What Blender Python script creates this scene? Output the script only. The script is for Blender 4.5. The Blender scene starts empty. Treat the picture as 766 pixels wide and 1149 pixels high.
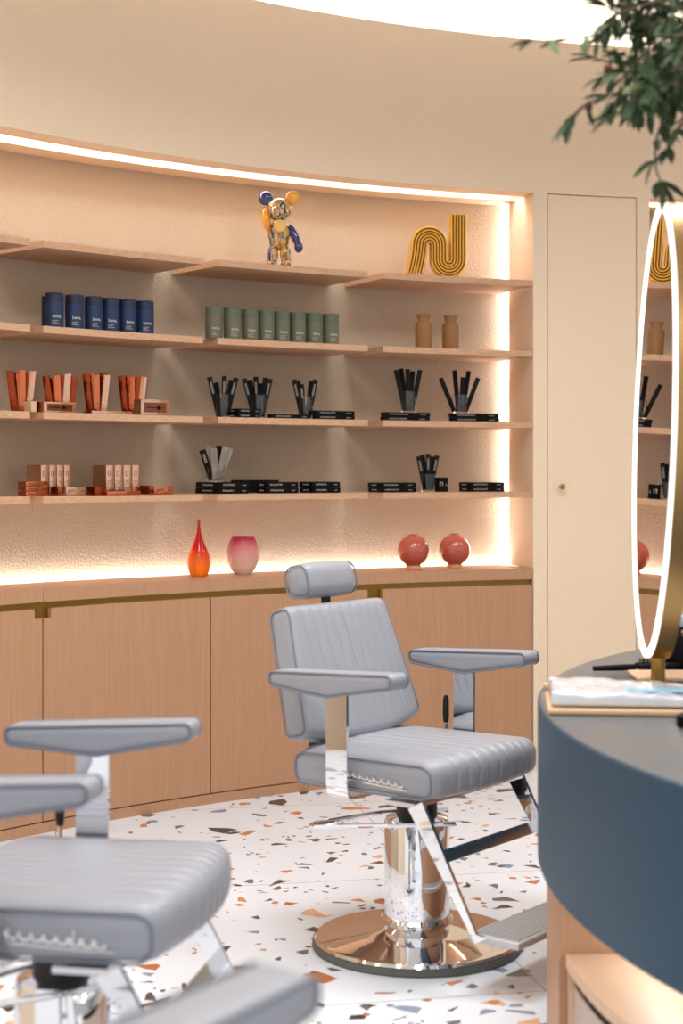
import bpy, bmesh, math, random
from math import sin, cos, pi, sqrt, atan2, radians
from mathutils import Vector, Matrix, noise
random.seed(7)
S = bpy.context.scene
COL = S.collection
H = 1.35; F = 1800.0; YH = 528.0; CX = 383.0
RC = (2.344, 2.732); R = 4.729; RB = 5.10

# ------------------------------------------------------------------ helpers
def lin(c):
    c = c / 255.0
    return c / 12.92 if c <= .04045 else ((c + .055) / 1.055) ** 2.4
def rgb(r, g, b): return (lin(r), lin(g), lin(b), 1)

def mat(name, col, rough=.5, metal=0, bump=0, bscale=80, spec=.5, coat=0, emit=None, estr=0, trans=0, ior=1.45, alpha=1, tint=0, tscale=4):
    m = bpy.data.materials.new(name); m.use_nodes = True
    nt = m.node_tree; b = nt.nodes['Principled BSDF']
    b.inputs['Base Color'].default_value = col
    b.inputs['Roughness'].default_value = rough
    b.inputs['Metallic'].default_value = metal
    b.inputs['Specular IOR Level'].default_value = spec
    b.inputs['Coat Weight'].default_value = coat
    b.inputs['Transmission Weight'].default_value = trans
    b.inputs['IOR'].default_value = ior
    b.inputs['Alpha'].default_value = alpha
    if emit:
        b.inputs['Emission Color'].default_value = emit
        b.inputs['Emission Strength'].default_value = estr
    tc = nt.nodes.new('ShaderNodeTexCoord')
    if bump:
        n = nt.nodes.new('ShaderNodeTexNoise'); n.inputs['Scale'].default_value = bscale; n.inputs['Detail'].default_value = 4
        nt.links.new(tc.outputs['Object'], n.inputs['Vector'])
        u = nt.nodes.new('ShaderNodeBump'); u.inputs['Strength'].default_value = bump; u.inputs['Distance'].default_value = .01
        nt.links.new(n.outputs['Fac'], u.inputs['Height']); nt.links.new(u.outputs['Normal'], b.inputs['Normal'])
    if tint:
        n = nt.nodes.new('ShaderNodeTexNoise'); n.inputs['Scale'].default_value = tscale; n.inputs['Detail'].default_value = 3
        nt.links.new(tc.outputs['Object'], n.inputs['Vector'])
        hs = nt.nodes.new('ShaderNodeMix'); hs.data_type = 'RGBA'; hs.blend_type = 'MULTIPLY'
        mr = nt.nodes.new('ShaderNodeMapRange'); mr.inputs['To Min'].default_value = 1 - tint; mr.inputs['To Max'].default_value = 1
        nt.links.new(n.outputs['Fac'], mr.inputs['Value'])
        hs.inputs[0].default_value = 1; hs.inputs[6].default_value = col
        nt.links.new(mr.outputs['Result'], hs.inputs[7]); nt.links.new(hs.outputs[2], b.inputs['Base Color'])
    return m

def wood(name, c1, c2, rough=.5, sc=(60, 60, 1.6)):
    m = mat(name, c1, rough); nt = m.node_tree; b = nt.nodes['Principled BSDF']
    tc = nt.nodes.new('ShaderNodeTexCoord'); mp = nt.nodes.new('ShaderNodeMapping'); mp.inputs['Scale'].default_value = sc
    n = nt.nodes.new('ShaderNodeTexNoise'); n.inputs['Scale'].default_value = 2.2; n.inputs['Detail'].default_value = 6; n.inputs['Roughness'].default_value = .65
    nt.links.new(tc.outputs['Object'], mp.inputs['Vector']); nt.links.new(mp.outputs['Vector'], n.inputs['Vector'])
    r = nt.nodes.new('ShaderNodeValToRGB'); r.color_ramp.elements[0].position = .3; r.color_ramp.elements[1].position = .7
    r.color_ramp.elements[0].color = c2; r.color_ramp.elements[1].color = c1
    nt.links.new(n.outputs['Fac'], r.inputs['Fac']); nt.links.new(r.outputs['Color'], b.inputs['Base Color'])
    u = nt.nodes.new('ShaderNodeBump'); u.inputs['Strength'].default_value = .12; u.inputs['Distance'].default_value = .002
    nt.links.new(n.outputs['Fac'], u.inputs['Height']); nt.links.new(u.outputs['Normal'], b.inputs['Normal'])
    return m

def emat(name, col, s):
    m = bpy.data.materials.new(name); m.use_nodes = True; nt = m.node_tree; nt.nodes.clear()
    e = nt.nodes.new('ShaderNodeEmission'); e.inputs[0].default_value = col; e.inputs[1].default_value = s
    o = nt.nodes.new('ShaderNodeOutputMaterial'); nt.links.new(e.outputs[0], o.inputs[0]); return m

class MB:
    def __init__(s): s.v = []; s.f = []
    def add(s, vs, fs):
        n = len(s.v); s.v += [tuple(v) for v in vs]; s.f += [tuple(i + n for i in f) for f in fs]; return s
    def merge(s, o, M=None):
        return s.add([M @ Vector(v) for v in o.v] if M else o.v, o.f)
    def xf(s, M): s.v = [tuple(M @ Vector(v)) for v in s.v]; return s
    def box(s, c, d, M=None):
        x, y, z = c; a, b, e = d[0] / 2, d[1] / 2, d[2] / 2
        vs = [Vector((x + i * a, y + j * b, z + k * e)) for i in (-1, 1) for j in (-1, 1) for k in (-1, 1)]
        if M: vs = [M @ v for v in vs]
        return s.add(vs, [(0, 1, 3, 2), (4, 6, 7, 5), (0, 4, 5, 1), (2, 3, 7, 6), (0, 2, 6, 4), (1, 5, 7, 3)])
    def sweep(s, prof, a0, a1, c=RC, step=.6, closed=True, cap=True):
        """(r,z) profile swept round a vertical axis; profile listed clockwise"""
        n = max(2, int(abs(a1 - a0) / radians(step)) + 1); m = len(prof); vs = []
        for i in range(n):
            a = a0 + (a1 - a0) * i / (n - 1)
            vs += [(c[0] + r * sin(a), c[1] + r * cos(a), z) for r, z in prof]
        fs = []
        for i in range(n - 1):
            for j in range(m if closed else m - 1):
                k = (j + 1) % m
                fs.append((i * m + j, i * m + k, (i + 1) * m + k, (i + 1) * m + j))
        if closed and cap:
            fs.append(tuple(range(m))); fs.append(tuple((n - 1) * m + j for j in reversed(range(m))))
        return s.add(vs, fs)
    def arc(s, r0, r1, z0, z1, a0, a1, c=RC, step=.6):
        return s.sweep([(r0, z0), (r1, z0), (r1, z1), (r0, z1)], a0, a1, c, step)
    def lathe(s, prof, c=(0, 0, 0), n=40):
        vs = []; m = len(prof); fs = []
        for i in range(n):
            a = 2 * pi * i / n
            vs += [(c[0] + r * cos(a), c[1] + r * sin(a), c[2] + z) for r, z in prof]
        for i in range(n):
            k = (i + 1) % n
            for j in range(m - 1): fs.append((i * m + j, k * m + j, k * m + j + 1, i * m + j + 1))
        if prof[0][0] > 1e-6: fs.append(tuple(i * m for i in reversed(range(n))))
        if prof[-1][0] > 1e-6: fs.append(tuple(i * m + m - 1 for i in range(n)))
        return s.add(vs, fs)
    def tube(s, pts, r, n=8, closed=False, ell=None):
        """ell=(ra, rb, axis): elliptical, rb along axis"""
        pts = [Vector(p) for p in pts]; N = len(pts); vs = []; fs = []; up = None
        for i, p in enumerate(pts):
            if closed: t = (pts[(i + 1) % N] - pts[i - 1]).normalized()
            else: t = (pts[min(i + 1, N - 1)] - pts[max(i - 1, 0)]).normalized()
            if ell: b = Vector(ell[2]); a = t.cross(b).normalized()
            else:
                if up is None: up = Vector((0, 0, 1)) if abs(t.z) < .9 else Vector((1, 0, 0))
                a = t.cross(up).normalized(); b = a.cross(t).normalized(); up = b
            rr = r[i] if isinstance(r, (list, tuple)) else r
            for k in range(n):
                q = 2 * pi * k / n
                if ell: vs.append(p + a * cos(q) * ell[0] + b * sin(q) * ell[1])
                else: vs.append(p + a * cos(q) * rr + b * sin(q) * rr)
        for i in range(N if closed else N - 1):
            j = (i + 1) % N
            for k in range(n): fs.append((i * n + k, i * n + (k + 1) % n, j * n + (k + 1) % n, j * n + k))
        if not closed: fs += [tuple(reversed(range(n))), tuple((N - 1) * n + k for k in range(n))]
        return s.add(vs, fs)
    def prism(s, pts, y0, y1):
        n = len(pts)
        vs = [(x, y0, z) for x, z in pts] + [(x, y1, z) for x, z in pts]
        return s.add(vs, [tuple(range(n)), tuple(reversed(range(n, 2 * n)))] + [(i, i + n, (i + 1) % n + n, (i + 1) % n) for i in range(n)])
    def rbox(s, d, r, seg=(10, 10, 10), fn=None, c=(0, 0, 0)):
        """rounded box, finely subdivided; fn(x,y,z)->(x,y,z) bends it afterwards"""
        hx = [d[i] / 2 for i in range(3)]; rr = min(r, min(hx) * .999)
        idx = {}; vs = []; fs = []
        def vert(p):
            key = tuple(round(q, 5) for q in p)
            if key not in idx:
                inner = [max(-(hx[i] - rr), min(hx[i] - rr, p[i] * hx[i])) for i in range(3)]
                dv = Vector([p[i] * hx[i] - inner[i] for i in range(3)])
                if dv.length > 1e-9: dv = dv.normalized() * rr
                q = Vector(inner) + dv
                q = Vector((q.x + c[0], q.y + c[1], q.z + c[2]))
                if fn: q = Vector(fn(q.x, q.y, q.z))
                idx[key] = len(vs); vs.append(q)
            return idx[key]
        def samples(ax):
            n = seg[ax]; e = rr / hx[ax]; k = 4
            a = [-1 + e * (1 - cos(pi / 2 * i / k)) for i in range(k)]
            if e < .999: mid = [-1 + e + (2 - 2 * e) * i / n for i in range(n + 1)]
            else: mid = [0]
            return a + mid + [-q for q in reversed(a)]
        for ax in range(3):
            u, w = (ax + 1) % 3, (ax + 2) % 3; su, sw = samples(u), samples(w)
            for sg in (-1, 1):
                for i in range(len(su) - 1):
                    for j in range(len(sw) - 1):
                        q = []
                        for (a, b) in ((i, j), (i + 1, j), (i + 1, j + 1), (i, j + 1)):
                            p = [0, 0, 0]; p[ax] = sg; p[u] = su[a]; p[w] = sw[b]; q.append(vert(p))
                        if sg < 0: q.reverse()
                        if len(set(q)) == 4: fs.append(tuple(q))
                        elif len(set(q)) == 3:
                            t = []; [t.append(x) for x in q if x not in t]; fs.append(tuple(t))
        return s.add(vs, fs)
    def build(s, name, m, parent=None, loc=None, smooth=35, rz=0):
        me = bpy.data.meshes.new(name); me.from_pydata(s.v, [], s.f); me.update()
        bm = bmesh.new(); bm.from_mesh(me); bmesh.ops.recalc_face_normals(bm, faces=bm.faces); bm.to_mesh(me); bm.free()
        if smooth:
            me.shade_smooth(); me.set_sharp_from_angle(angle=radians(smooth))
        for mm in (m if isinstance(m, (list, tuple)) else [m]): me.materials.append(mm)
        o = bpy.data.objects.new(name, me); COL.objects.link(o)
        if parent: o.parent = parent
        if loc is not None: o.location = loc
        o.rotation_euler.z = rz
        return o

def tag(o, label=None, cat=None, group=None, kind=None):
    if label: o['label'] = label
    if cat: o['category'] = cat
    if group: o['group'] = group
    if kind: o['kind'] = kind
    return o
def empty(name, loc, rz=0, label=None, cat=None, group=None):
    o = bpy.data.objects.new(name, None); COL.objects.link(o); o.location = loc; o.rotation_euler.z = rz; o.empty_display_size = .05
    return tag(o, label, cat, group)
def copy_tree(o, parent=None):
    c = o.copy(); COL.objects.link(c)
    if parent: c.parent = parent
    for ch in list(o.children): copy_tree(ch, c)
    return c
def struct(o): o['kind'] = 'structure'; return o

# picture column -> point on the circle of radius r round the room's centre
def at(px, r=R):
    u = (px - CX) / F; a = u * u + 1; b = -2 * (u * RC[0] + RC[1]); c = RC[0] ** 2 + RC[1] ** 2 - r * r
    t = (-b + sqrt(b * b - 4 * a * c)) / (2 * a); return (t * u, t)
def ang(px, r=R):
    x, y = at(px, r); return atan2(x - RC[0], y - RC[1])
def pol(a, r): return (RC[0] + r * sin(a), RC[1] + r * cos(a))
def px_of(x, y): return CX + F * x / y

# ------------------------------------------------------------------ materials
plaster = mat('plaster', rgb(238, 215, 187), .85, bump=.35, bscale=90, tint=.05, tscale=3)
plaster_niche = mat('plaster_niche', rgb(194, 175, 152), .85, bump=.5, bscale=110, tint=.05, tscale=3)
plaster_rough = mat('plaster_rough', rgb(240, 235, 226), .9, bump=1.0, bscale=30)
ceil_m = mat('ceiling_paint', rgb(238, 232, 224), .9)
oak = wood('oak_veneer', rgb(186, 143, 110), rgb(173, 129, 97), .45)
oak_shelf = wood('oak_shelf', rgb(206, 166, 134), rgb(188, 144, 110), .5, (14, 14, 60))
oak_pale = wood('oak_pale', rgb(232, 196, 164), rgb(218, 176, 142), .45)
brass = mat('brass', rgb(176, 138, 70), .28, 1, bump=.03, bscale=20)
brass_dark = mat('brass_brushed', rgb(172, 136, 88), .38, 1)
dark = mat('dark_gap', rgb(40, 30, 24), .8)  # flat dark colour standing in for shade in gaps and slots
chrome = mat('chrome', rgb(235, 235, 238), .04, 1)
chrome_b = mat('chrome_brushed', rgb(215, 215, 218), .16, 1)
leather = mat('grey_leather', rgb(150, 152, 160), .34, bump=.12, bscale=260, spec=.5)
piping_m = mat('piping_grey', rgb(118, 122, 134), .45)
rubber = mat('rubber_black', rgb(22, 22, 24), .5)
rubber_g = mat('rubber_grey', rgb(92, 94, 88), .6)
teal = mat('teal_lacquer', rgb(40, 74, 96), .45, spec=.35, tint=.25, tscale=1.6)
island_top = mat('lacquer_top_sheen', rgb(88, 94, 100), .3, tint=.1, tscale=5)  # same lacquer as the fascia, its reflected grey put into the colour
glass = mat('clear_glass', (1, 1, 1, 1), .02, trans=1, ior=1.45)
black = mat('black_plastic', rgb(9, 8, 9), .5, spec=.2)
black_box = mat('black_card', rgb(11, 10, 11), .6, spec=.15)
print_w = mat('white_print', rgb(180, 174, 166), .6)
copper = mat('copper_foil', rgb(206, 116, 78), .14, 1, bump=.5, bscale=9, tint=.2, tscale=6)
copper_d = mat('copper_deep', rgb(158, 68, 38), .2, 1, bump=.45, bscale=9, tint=.2, tscale=6)
rosegold = mat('rose_gold', rgb(216, 168, 142), .16, 1, bump=.4, bscale=10, tint=.15, tscale=8)
tan_m = mat('tan_card', rgb(206, 172, 134), .6)
LEDC = (1, .985, .97, 1)
led = emat('led_white', LEDC, 11)
led_cove = emat('led_cove', (1, .96, .90, 1), 12)
led_mirror = emat('led_mirror', (1, .95, .88, 1), 1.7)

def terrazzo():
    m = bpy.data.materials.new('terrazzo'); m.use_nodes = True; nt = m.node_tree; N = nt.nodes.new; L = nt.links.new
    b = nt.nodes['Principled BSDF']; b.inputs['Roughness'].default_value = .3
    tc = N('ShaderNodeTexCoord')
    warp = N('ShaderNodeTexNoise'); warp.inputs['Scale'].default_value = 9; warp.inputs['Detail'].default_value = 3
    L(tc.outputs['Object'], warp.inputs['Vector'])
    vm = N('ShaderNodeVectorMath'); vm.operation = 'MULTIPLY_ADD'; vm.inputs[1].default_value = (.03, .03, 0)
    L(warp.outputs['Color'], vm.inputs[0]); L(tc.outputs['Object'], vm.inputs[2])
    col = None; base = rgb(222, 229, 238)
    prev = None
    for sc, dens, thr, off in ((9.5, .15, .16, 3.1), (17, .18, .14, 11.7), (34, .08, .14, 27.3)):
        mp = N('ShaderNodeMapping'); mp.inputs['Location'].default_value = (off, off * 1.3, 0); mp.inputs['Scale'].default_value = (1, 1, 0)
        mp.inputs['Rotation'].default_value = (0, 0, off)
        L(vm.outputs[0], mp.inputs['Vector'])
        d = N('ShaderNodeTexVoronoi'); d.voronoi_dimensions = '2D'; d.feature = 'DISTANCE_TO_EDGE'; d.inputs['Scale'].default_value = sc
        c = N('ShaderNodeTexVoronoi'); c.voronoi_dimensions = '2D'; c.feature = 'F1'; c.inputs['Scale'].default_value = sc
        L(mp.outputs['Vector'], d.inputs['Vector']); L(mp.outputs['Vector'], c.inputs['Vector'])
        sep = N('ShaderNodeSeparateColor'); L(c.outputs['Color'], sep.inputs['Color'])
        pick = N('ShaderNodeMath'); pick.operation = 'LESS_THAN'; pick.inputs[1].default_value = dens; L(sep.outputs['Red'], pick.inputs[0])
        # shrink each chosen cell by a different amount
        tv = N('ShaderNodeMapRange'); tv.inputs['To Min'].default_value = thr; tv.inputs['To Max'].default_value = thr * 2.6; L(sep.outputs['Blue'], tv.inputs['Value'])
        ed = N('ShaderNodeMath'); ed.operation = 'GREATER_THAN'; L(d.outputs['Distance'], ed.inputs[0]); L(tv.outputs['Result'], ed.inputs[1])
        mk = N('ShaderNodeMath'); mk.operation = 'MULTIPLY'; L(pick.outputs[0], mk.inputs[0]); L(ed.outputs[0], mk.inputs[1])
        rp = N('ShaderNodeValToRGB'); rp.color_ramp.interpolation = 'CONSTANT'
        cs = [(0, rgb(70, 66, 68)), (.22, rgb(204, 132, 78)), (.34, rgb(96, 100, 108)), (.53, rgb(182, 108, 60)), (.61, rgb(52, 48, 52)), (.74, rgb(222, 176, 138)), (.84, rgb(128, 142, 166)), (.93, rgb(110, 78, 58))]
        while len(rp.color_ramp.elements) < len(cs): rp.color_ramp.elements.new(.5)
        for e, (p, q) in zip(rp.color_ramp.elements, cs): e.position = p; e.color = q
        L(sep.outputs['Green'], rp.inputs['Fac'])
        # veining inside chips
        nz = N('ShaderNodeTexNoise'); nz.inputs['Scale'].default_value = 60; L(tc.outputs['Object'], nz.inputs['Vector'])
        vr = N('ShaderNodeMapRange'); vr.inputs['To Min'].default_value = .65; vr.inputs['To Max'].default_value = 1.25; L(nz.outputs['Fac'], vr.inputs['Value'])
        ml = N('ShaderNodeVectorMath'); ml.operation = 'SCALE'; L(rp.outputs['Color'], ml.inputs[0]); L(vr.outputs['Result'], ml.inputs['Scale'])
        mx = N('ShaderNodeMix'); mx.data_type = 'RGBA'; L(mk.outputs[0], mx.inputs[0]); L(ml.outputs[0], mx.inputs[7])
        if prev is None: mx.inputs[6].default_value = base
        else: L(prev, mx.inputs[6])
        prev = mx.outputs[2]
    # tile joints
    mp = N('ShaderNodeMapping'); mp.vector_type = 'TEXTURE'; mp.inputs['Location'].default_value = (.29, 5.34, 0); mp.inputs['Rotation'].default_value = (0, 0, radians(-78.5 + 90)); mp.inputs['Scale'].default_value = (1.2, 1.2, 1)
    L(tc.outputs['Object'], mp.inputs['Vector'])
    sx = N('ShaderNodeSeparateXYZ'); L(mp.outputs['Vector'], sx.inputs[0])
    mm = None
    for ax in ('X', 'Y'):
        a = N('ShaderNodeMath'); a.operation = 'ADD'; a.inputs[1].default_value = .5; L(sx.outputs[ax], a.inputs[0])
        fr = N('ShaderNodeMath'); fr.operation = 'FRACT'; L(a.outputs[0], fr.inputs[0])
        sb = N('ShaderNodeMath'); sb.operation = 'SUBTRACT'; sb.inputs[1].default_value = .5; L(fr.outputs[0], sb.inputs[0])
        ab = N('ShaderNodeMath'); ab.operation = 'ABSOLUTE'; L(sb.outputs[0], ab.inputs[0])
        lt = N('ShaderNodeMath'); lt.operation = 'LESS_THAN'; lt.inputs[1].default_value = .0018; L(ab.outputs[0], lt.inputs[0])
        if mm is None: mm = lt
        else:
            q = N('ShaderNodeMath'); q.operation = 'MAXIMUM'; L(mm.outputs[0], q.inputs[0]); L(lt.outputs[0], q.inputs[1]); mm = q
    mx = N('ShaderNodeMix'); mx.data_type = 'RGBA'; L(mm.outputs[0], mx.inputs[0]); L(prev, mx.inputs[6]); mx.inputs[7].default_value = rgb(168, 156, 144)
    L(mx.outputs[2], b.inputs['Base Color'])
    return m
terr = terrazzo()

# ------------------------------------------------------------------ room shell
A = radians
aL, aR = A(-100), A(62)                 # extent of the curved wall
n1L, n1R = A(-80), ang(598)             # first niche
n2L, n2R = ang(728.5), A(45)            # second niche beyond the mirror
ZN = 2.602; ZW = 3.29; ZC = 3.47; ZK = .909
fl = MB(); fl.lathe([(0, 0), (R + .6, 0), (R + .6, -.05), (0, -.05)], (RC[0], RC[1], 0), 96); fl.v = fl.v
struct(fl.build('floor', terr, smooth=0))
cl = MB(); cl.lathe([(0, ZC), (R + .6, ZC), (R + .6, ZC + .06), (0, ZC + .06)], (RC[0], RC[1], 0), 96)
struct(cl.build('ceiling', ceil_m, smooth=0))

w = MB()
w.sweep([(R, ZN), (4.85, ZN), (4.85, ZN + .1), (4.965, ZN + .1), (4.965, ZN), (5.22, ZN), (5.22, ZW), (R, ZW)], aL, aR)   # band above niches, with the LED groove
w.arc(R, 5.22, 0, ZN, aL, n1L)
dl, dr_ = ang(614.3), ang(713.6)
w.arc(R, R + .2, 0, ZN, n1R + A(.23), dl - A(.03)); w.arc(R, R + .02, 0, ZK, n1R + A(.02), n1R + A(.23))                       # jamb between niche and door
w.arc(R, R + .2, 0, ZN, dr_ + A(.03), n2L)
w.arc(R, 5.22, 0, ZN, n2R, aR)
struct(w.build('wall_front', plaster, smooth=25))
w = MB(); w.arc(4.97, 5.1, ZW, ZC, aL, aR)
struct(w.build('wall_upper', plaster_rough, smooth=25))
# back of niches
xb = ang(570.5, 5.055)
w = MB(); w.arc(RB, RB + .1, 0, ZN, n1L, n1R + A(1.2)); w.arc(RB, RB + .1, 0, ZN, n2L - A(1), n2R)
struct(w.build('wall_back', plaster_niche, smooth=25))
# slanted right cheek of the niche (a slot behind it holds the vertical LED)
p0 = pol(n1R, R); p1 = pol(xb, 5.055); dv = Vector((p1[0] - p0[0], p1[1] - p0[1], 0)); nv = Vector((dv.y, -dv.x, 0)).normalized() * .02
w = MB(); q = [Vector((p0[0], p0[1], 0)), Vector((p1[0], p1[1], 0)), Vector((p1[0], p1[1], 0)) + nv, Vector((p0[0], p0[1], 0)) + nv]
w.add([v + Vector((0, 0, ZK + .0005)) for v in q] + [v + Vector((0, 0, ZN - .001)) for v in q], [(3, 2, 1, 0), (4, 5, 6, 7)] + [(i, (i + 1) % 4, (i + 1) % 4 + 4, i + 4) for i in range(4)])
struct(w.build('wall_right', plaster, smooth=0))
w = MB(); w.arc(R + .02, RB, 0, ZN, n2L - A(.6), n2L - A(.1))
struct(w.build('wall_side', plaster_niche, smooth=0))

# concealed door
d = MB(); d.arc(R + .001, R + .04, .01, ZN - .004, dl + A(.02), dr_ - A(.02))
door = struct(d.build('door_1', plaster, smooth=25))
d = MB(); d.arc(R + .045, R + .2, 0, ZN, dl - A(.03), dr_ + A(.03))
struct(d.build('door_gap_shade', dark, smooth=0))  # dark backing behind the door, seam shade put into its colour
kx, ky = at(628, R); ka = ang(628)
k = MB(); k.lathe([(0, 0), (.006, 0), (.006, .02), (.012, .024), (.013, .03), (.009, .034), (0, .035)], n=20)
k.xf(Matrix.Translation((kx, ky, H - (546 - YH) * ky / F)) @ Matrix.Rotation(-ka, 4, 'Z') @ Matrix.Rotation(pi / 2, 4, 'X'))
ko = k.build('door_knob', brass, door)

# light strips
def strip(name, mb, m, label, group=None):
    o = mb.build(name, m); tag(o, label, 'light strip', group); return o
m_ = MB(); m_.arc(4.862, 4.953, ZN + .088, ZN + .096, n1L + A(.5), n1R - A(.15)); strip('light_strip', m_, led, 'warm white light strip recessed in the soffit above the top shelf')
m_ = MB(); m_.arc(5.062, 5.092, ZK - .028, ZK - .018, n1L + A(.5), ang(572, 5.07)); strip('light_strip', m_, emat('led_counter', LEDC, 20), 'glowing light strip along the back of the oak counter')
m_ = MB(); c0 = xb + A(.26)
m_.arc(5.068, 5.092, ZK, ZN - .01, c0, c0 + A(.06)); strip('light_strip', m_, emat('led_vertical', LEDC, 34), 'vertical light strip at the right end of the shelf niche')
m_ = MB(); m_.arc(4.84, 4.90, ZW + .004, ZW + .014, aL, aR); strip('light_strip', m_, led_cove, 'hidden cove light strip on top of the curved wall below the ceiling')
w = MB(); w.arc(4.73, 4.975, ZW - .01, ZW + .002, aL, aR)
m_ = MB(); m_.arc(4.862, 4.953, ZN + .088, ZN + .096, n2L + A(.1), n2R - A(.2)); strip('light_strip', m_, led, 'light strip at the top of the far right niche above the mirror')

# ------------------------------------------------------------------ shelves, counter, cabinets
ST = [2.207, 1.889, 1.568, 1.254]; TH = .026
per = (ang(597) - ang(245)) / 2 * 1.0
segs = [(n1L + A(18), ang(34)), (ang(49), ang(228)), (ang(245), ang(413)), (ang(430), ang(597.2))]
rowname = ['top', 'second', 'third', 'lowest']
segname = ['leftmost, cut off by the photo edge', 'second from left', 'third from left', 'rightmost, ending at the niche side']
for i, z in enumerate(ST):
    for j, (a0, a1) in enumerate(segs):
        b = MB()
        # a cut along the slanted cheek on the right end
        if j == 3: 
            n = 30; vs = []; 
            aback = ang(571.5, RB)
            for k in range(n):
                t = k / (n - 1)
                for r, aend in ((R + .002, a1), (RB - .002, min(a1, aback - A(.35)))):
                    p = pol(a0 + (aend - a0) * t, r)
                    vs += [(p[0], p[1], z - TH), (p[0], p[1], z)]
            fs = []
            for k in range(n - 1):
                o = k * 4
                fs += [(o, o + 2, o + 6, o + 4), (o + 1, o + 5, o + 7, o + 3), (o, o + 4, o + 5, o + 1), (o + 2, o + 3, o + 7, o + 6)]
            fs += [(0, 1, 3, 2), ((n - 1) * 4, (n - 1) * 4 + 2, (n - 1) * 4 + 3, (n - 1) * 4 + 1)]
            b.add(vs, fs)
        else: b.arc(R + .002, RB - .002, z - TH, z, a0, a1)
        o = b.build('shelf', oak_shelf, smooth=25)
        tag(o, f'curved pale oak shelf in the {rowname[i]} row, {segname[j]}', 'shelf', 'floating oak shelves in the niche')

seams = [n1L + A(18), ang(48.5), ang(236.5), ang(421), ang(597.5)]
ct = [(seams[0], seams[1], 'curved oak countertop section at the left edge of the photo'), (seams[1] + A(.02), ang(597.8), 'long curved oak countertop section under the vases')]
for a0, a1, lb in ct:
    b = MB(); b.arc(R + .001, 5.05, ZK - .048, ZK, a0, a1)
    tag(b.build('countertop', oak, smooth=25), lb, 'countertop')
DT = .836
labs = ['oak cabinet at the left photo edge with a notched door corner', 'oak cabinet second from left with a notch in its upper left corner',
        'oak cabinet partly hidden behind the grey chair with headrest', 'rightmost oak cabinet beside the plaster wall, notched upper left']
for j in range(4):
    a0, a1 = seams[j], seams[j + 1]; g = A(.025)
    root = empty('cabinet', (*pol((a0 + a1) / 2, R + .15), 0), 0, labs[j], 'cabinet', 'curved oak base cabinets')
    off = Vector(root.location)
    def rel(mb): mb.v = [(x - off.x, y - off.y, z - off.z) for x, y, z in mb.v]; return mb
    b = MB(); b.arc(R + .05, 5.0, .045, ZK - .05, a0 + g, a1 - g); rel(b).build('body', dark, root)
    b = MB(); b.arc(R + .004, R + .3, 0, .04, a0, a1); rel(b).build('plinth', oak, root)
    b = MB(); b.arc(R + .026, R + .05, DT - .05, ZK - .049, a0, a1); rel(b).build('handle_channel', brass, root)
    # door with notched upper corners
    nl = j in (1, 3); nr = j in (0, 2); na = A(.42); zn = DT - .037
    dgap = A(.035)
    b = MB(); d0, d1 = a0 + dgap, a1 - dgap
    b.arc(R + .002, R + .024, .045, zn, d0, d1)
    b.arc(R + .002, R + .024, zn, DT, d0 + (na if nl else 0), d1 - (na if nr else 0))
    rel(b).build('door', oak, root, smooth=25)

# ------------------------------------------------------------------ barber chair
def loop_rr(x0, x1, z0, z1, r, y, fn=None, n=6):
    pts = []
    for cx, cz, s0 in ((x1 - r, z1 - r, 0), (x0 + r, z1 - r, pi / 2), (x0 + r, z0 + r, pi), (x1 - r, z0 + r, 3 * pi / 2)):
        for i in range(n + 1):
            t = s0 + pi / 2 * i / n; pts.append((cx + r * cos(t), y, cz + r * sin(t)))
    # subdivide straights
    out = []
    for i, p in enumerate(pts):
        q = pts[(i + 1) % len(pts)]; out.append(p)
        L_ = Vector(q) - Vector(p)
        if L_.length > .04:
            for k in range(1, 8): out.append(tuple(Vector(p) + L_ * k / 8))
    return [fn(*p) for p in out] if fn else out

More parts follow.
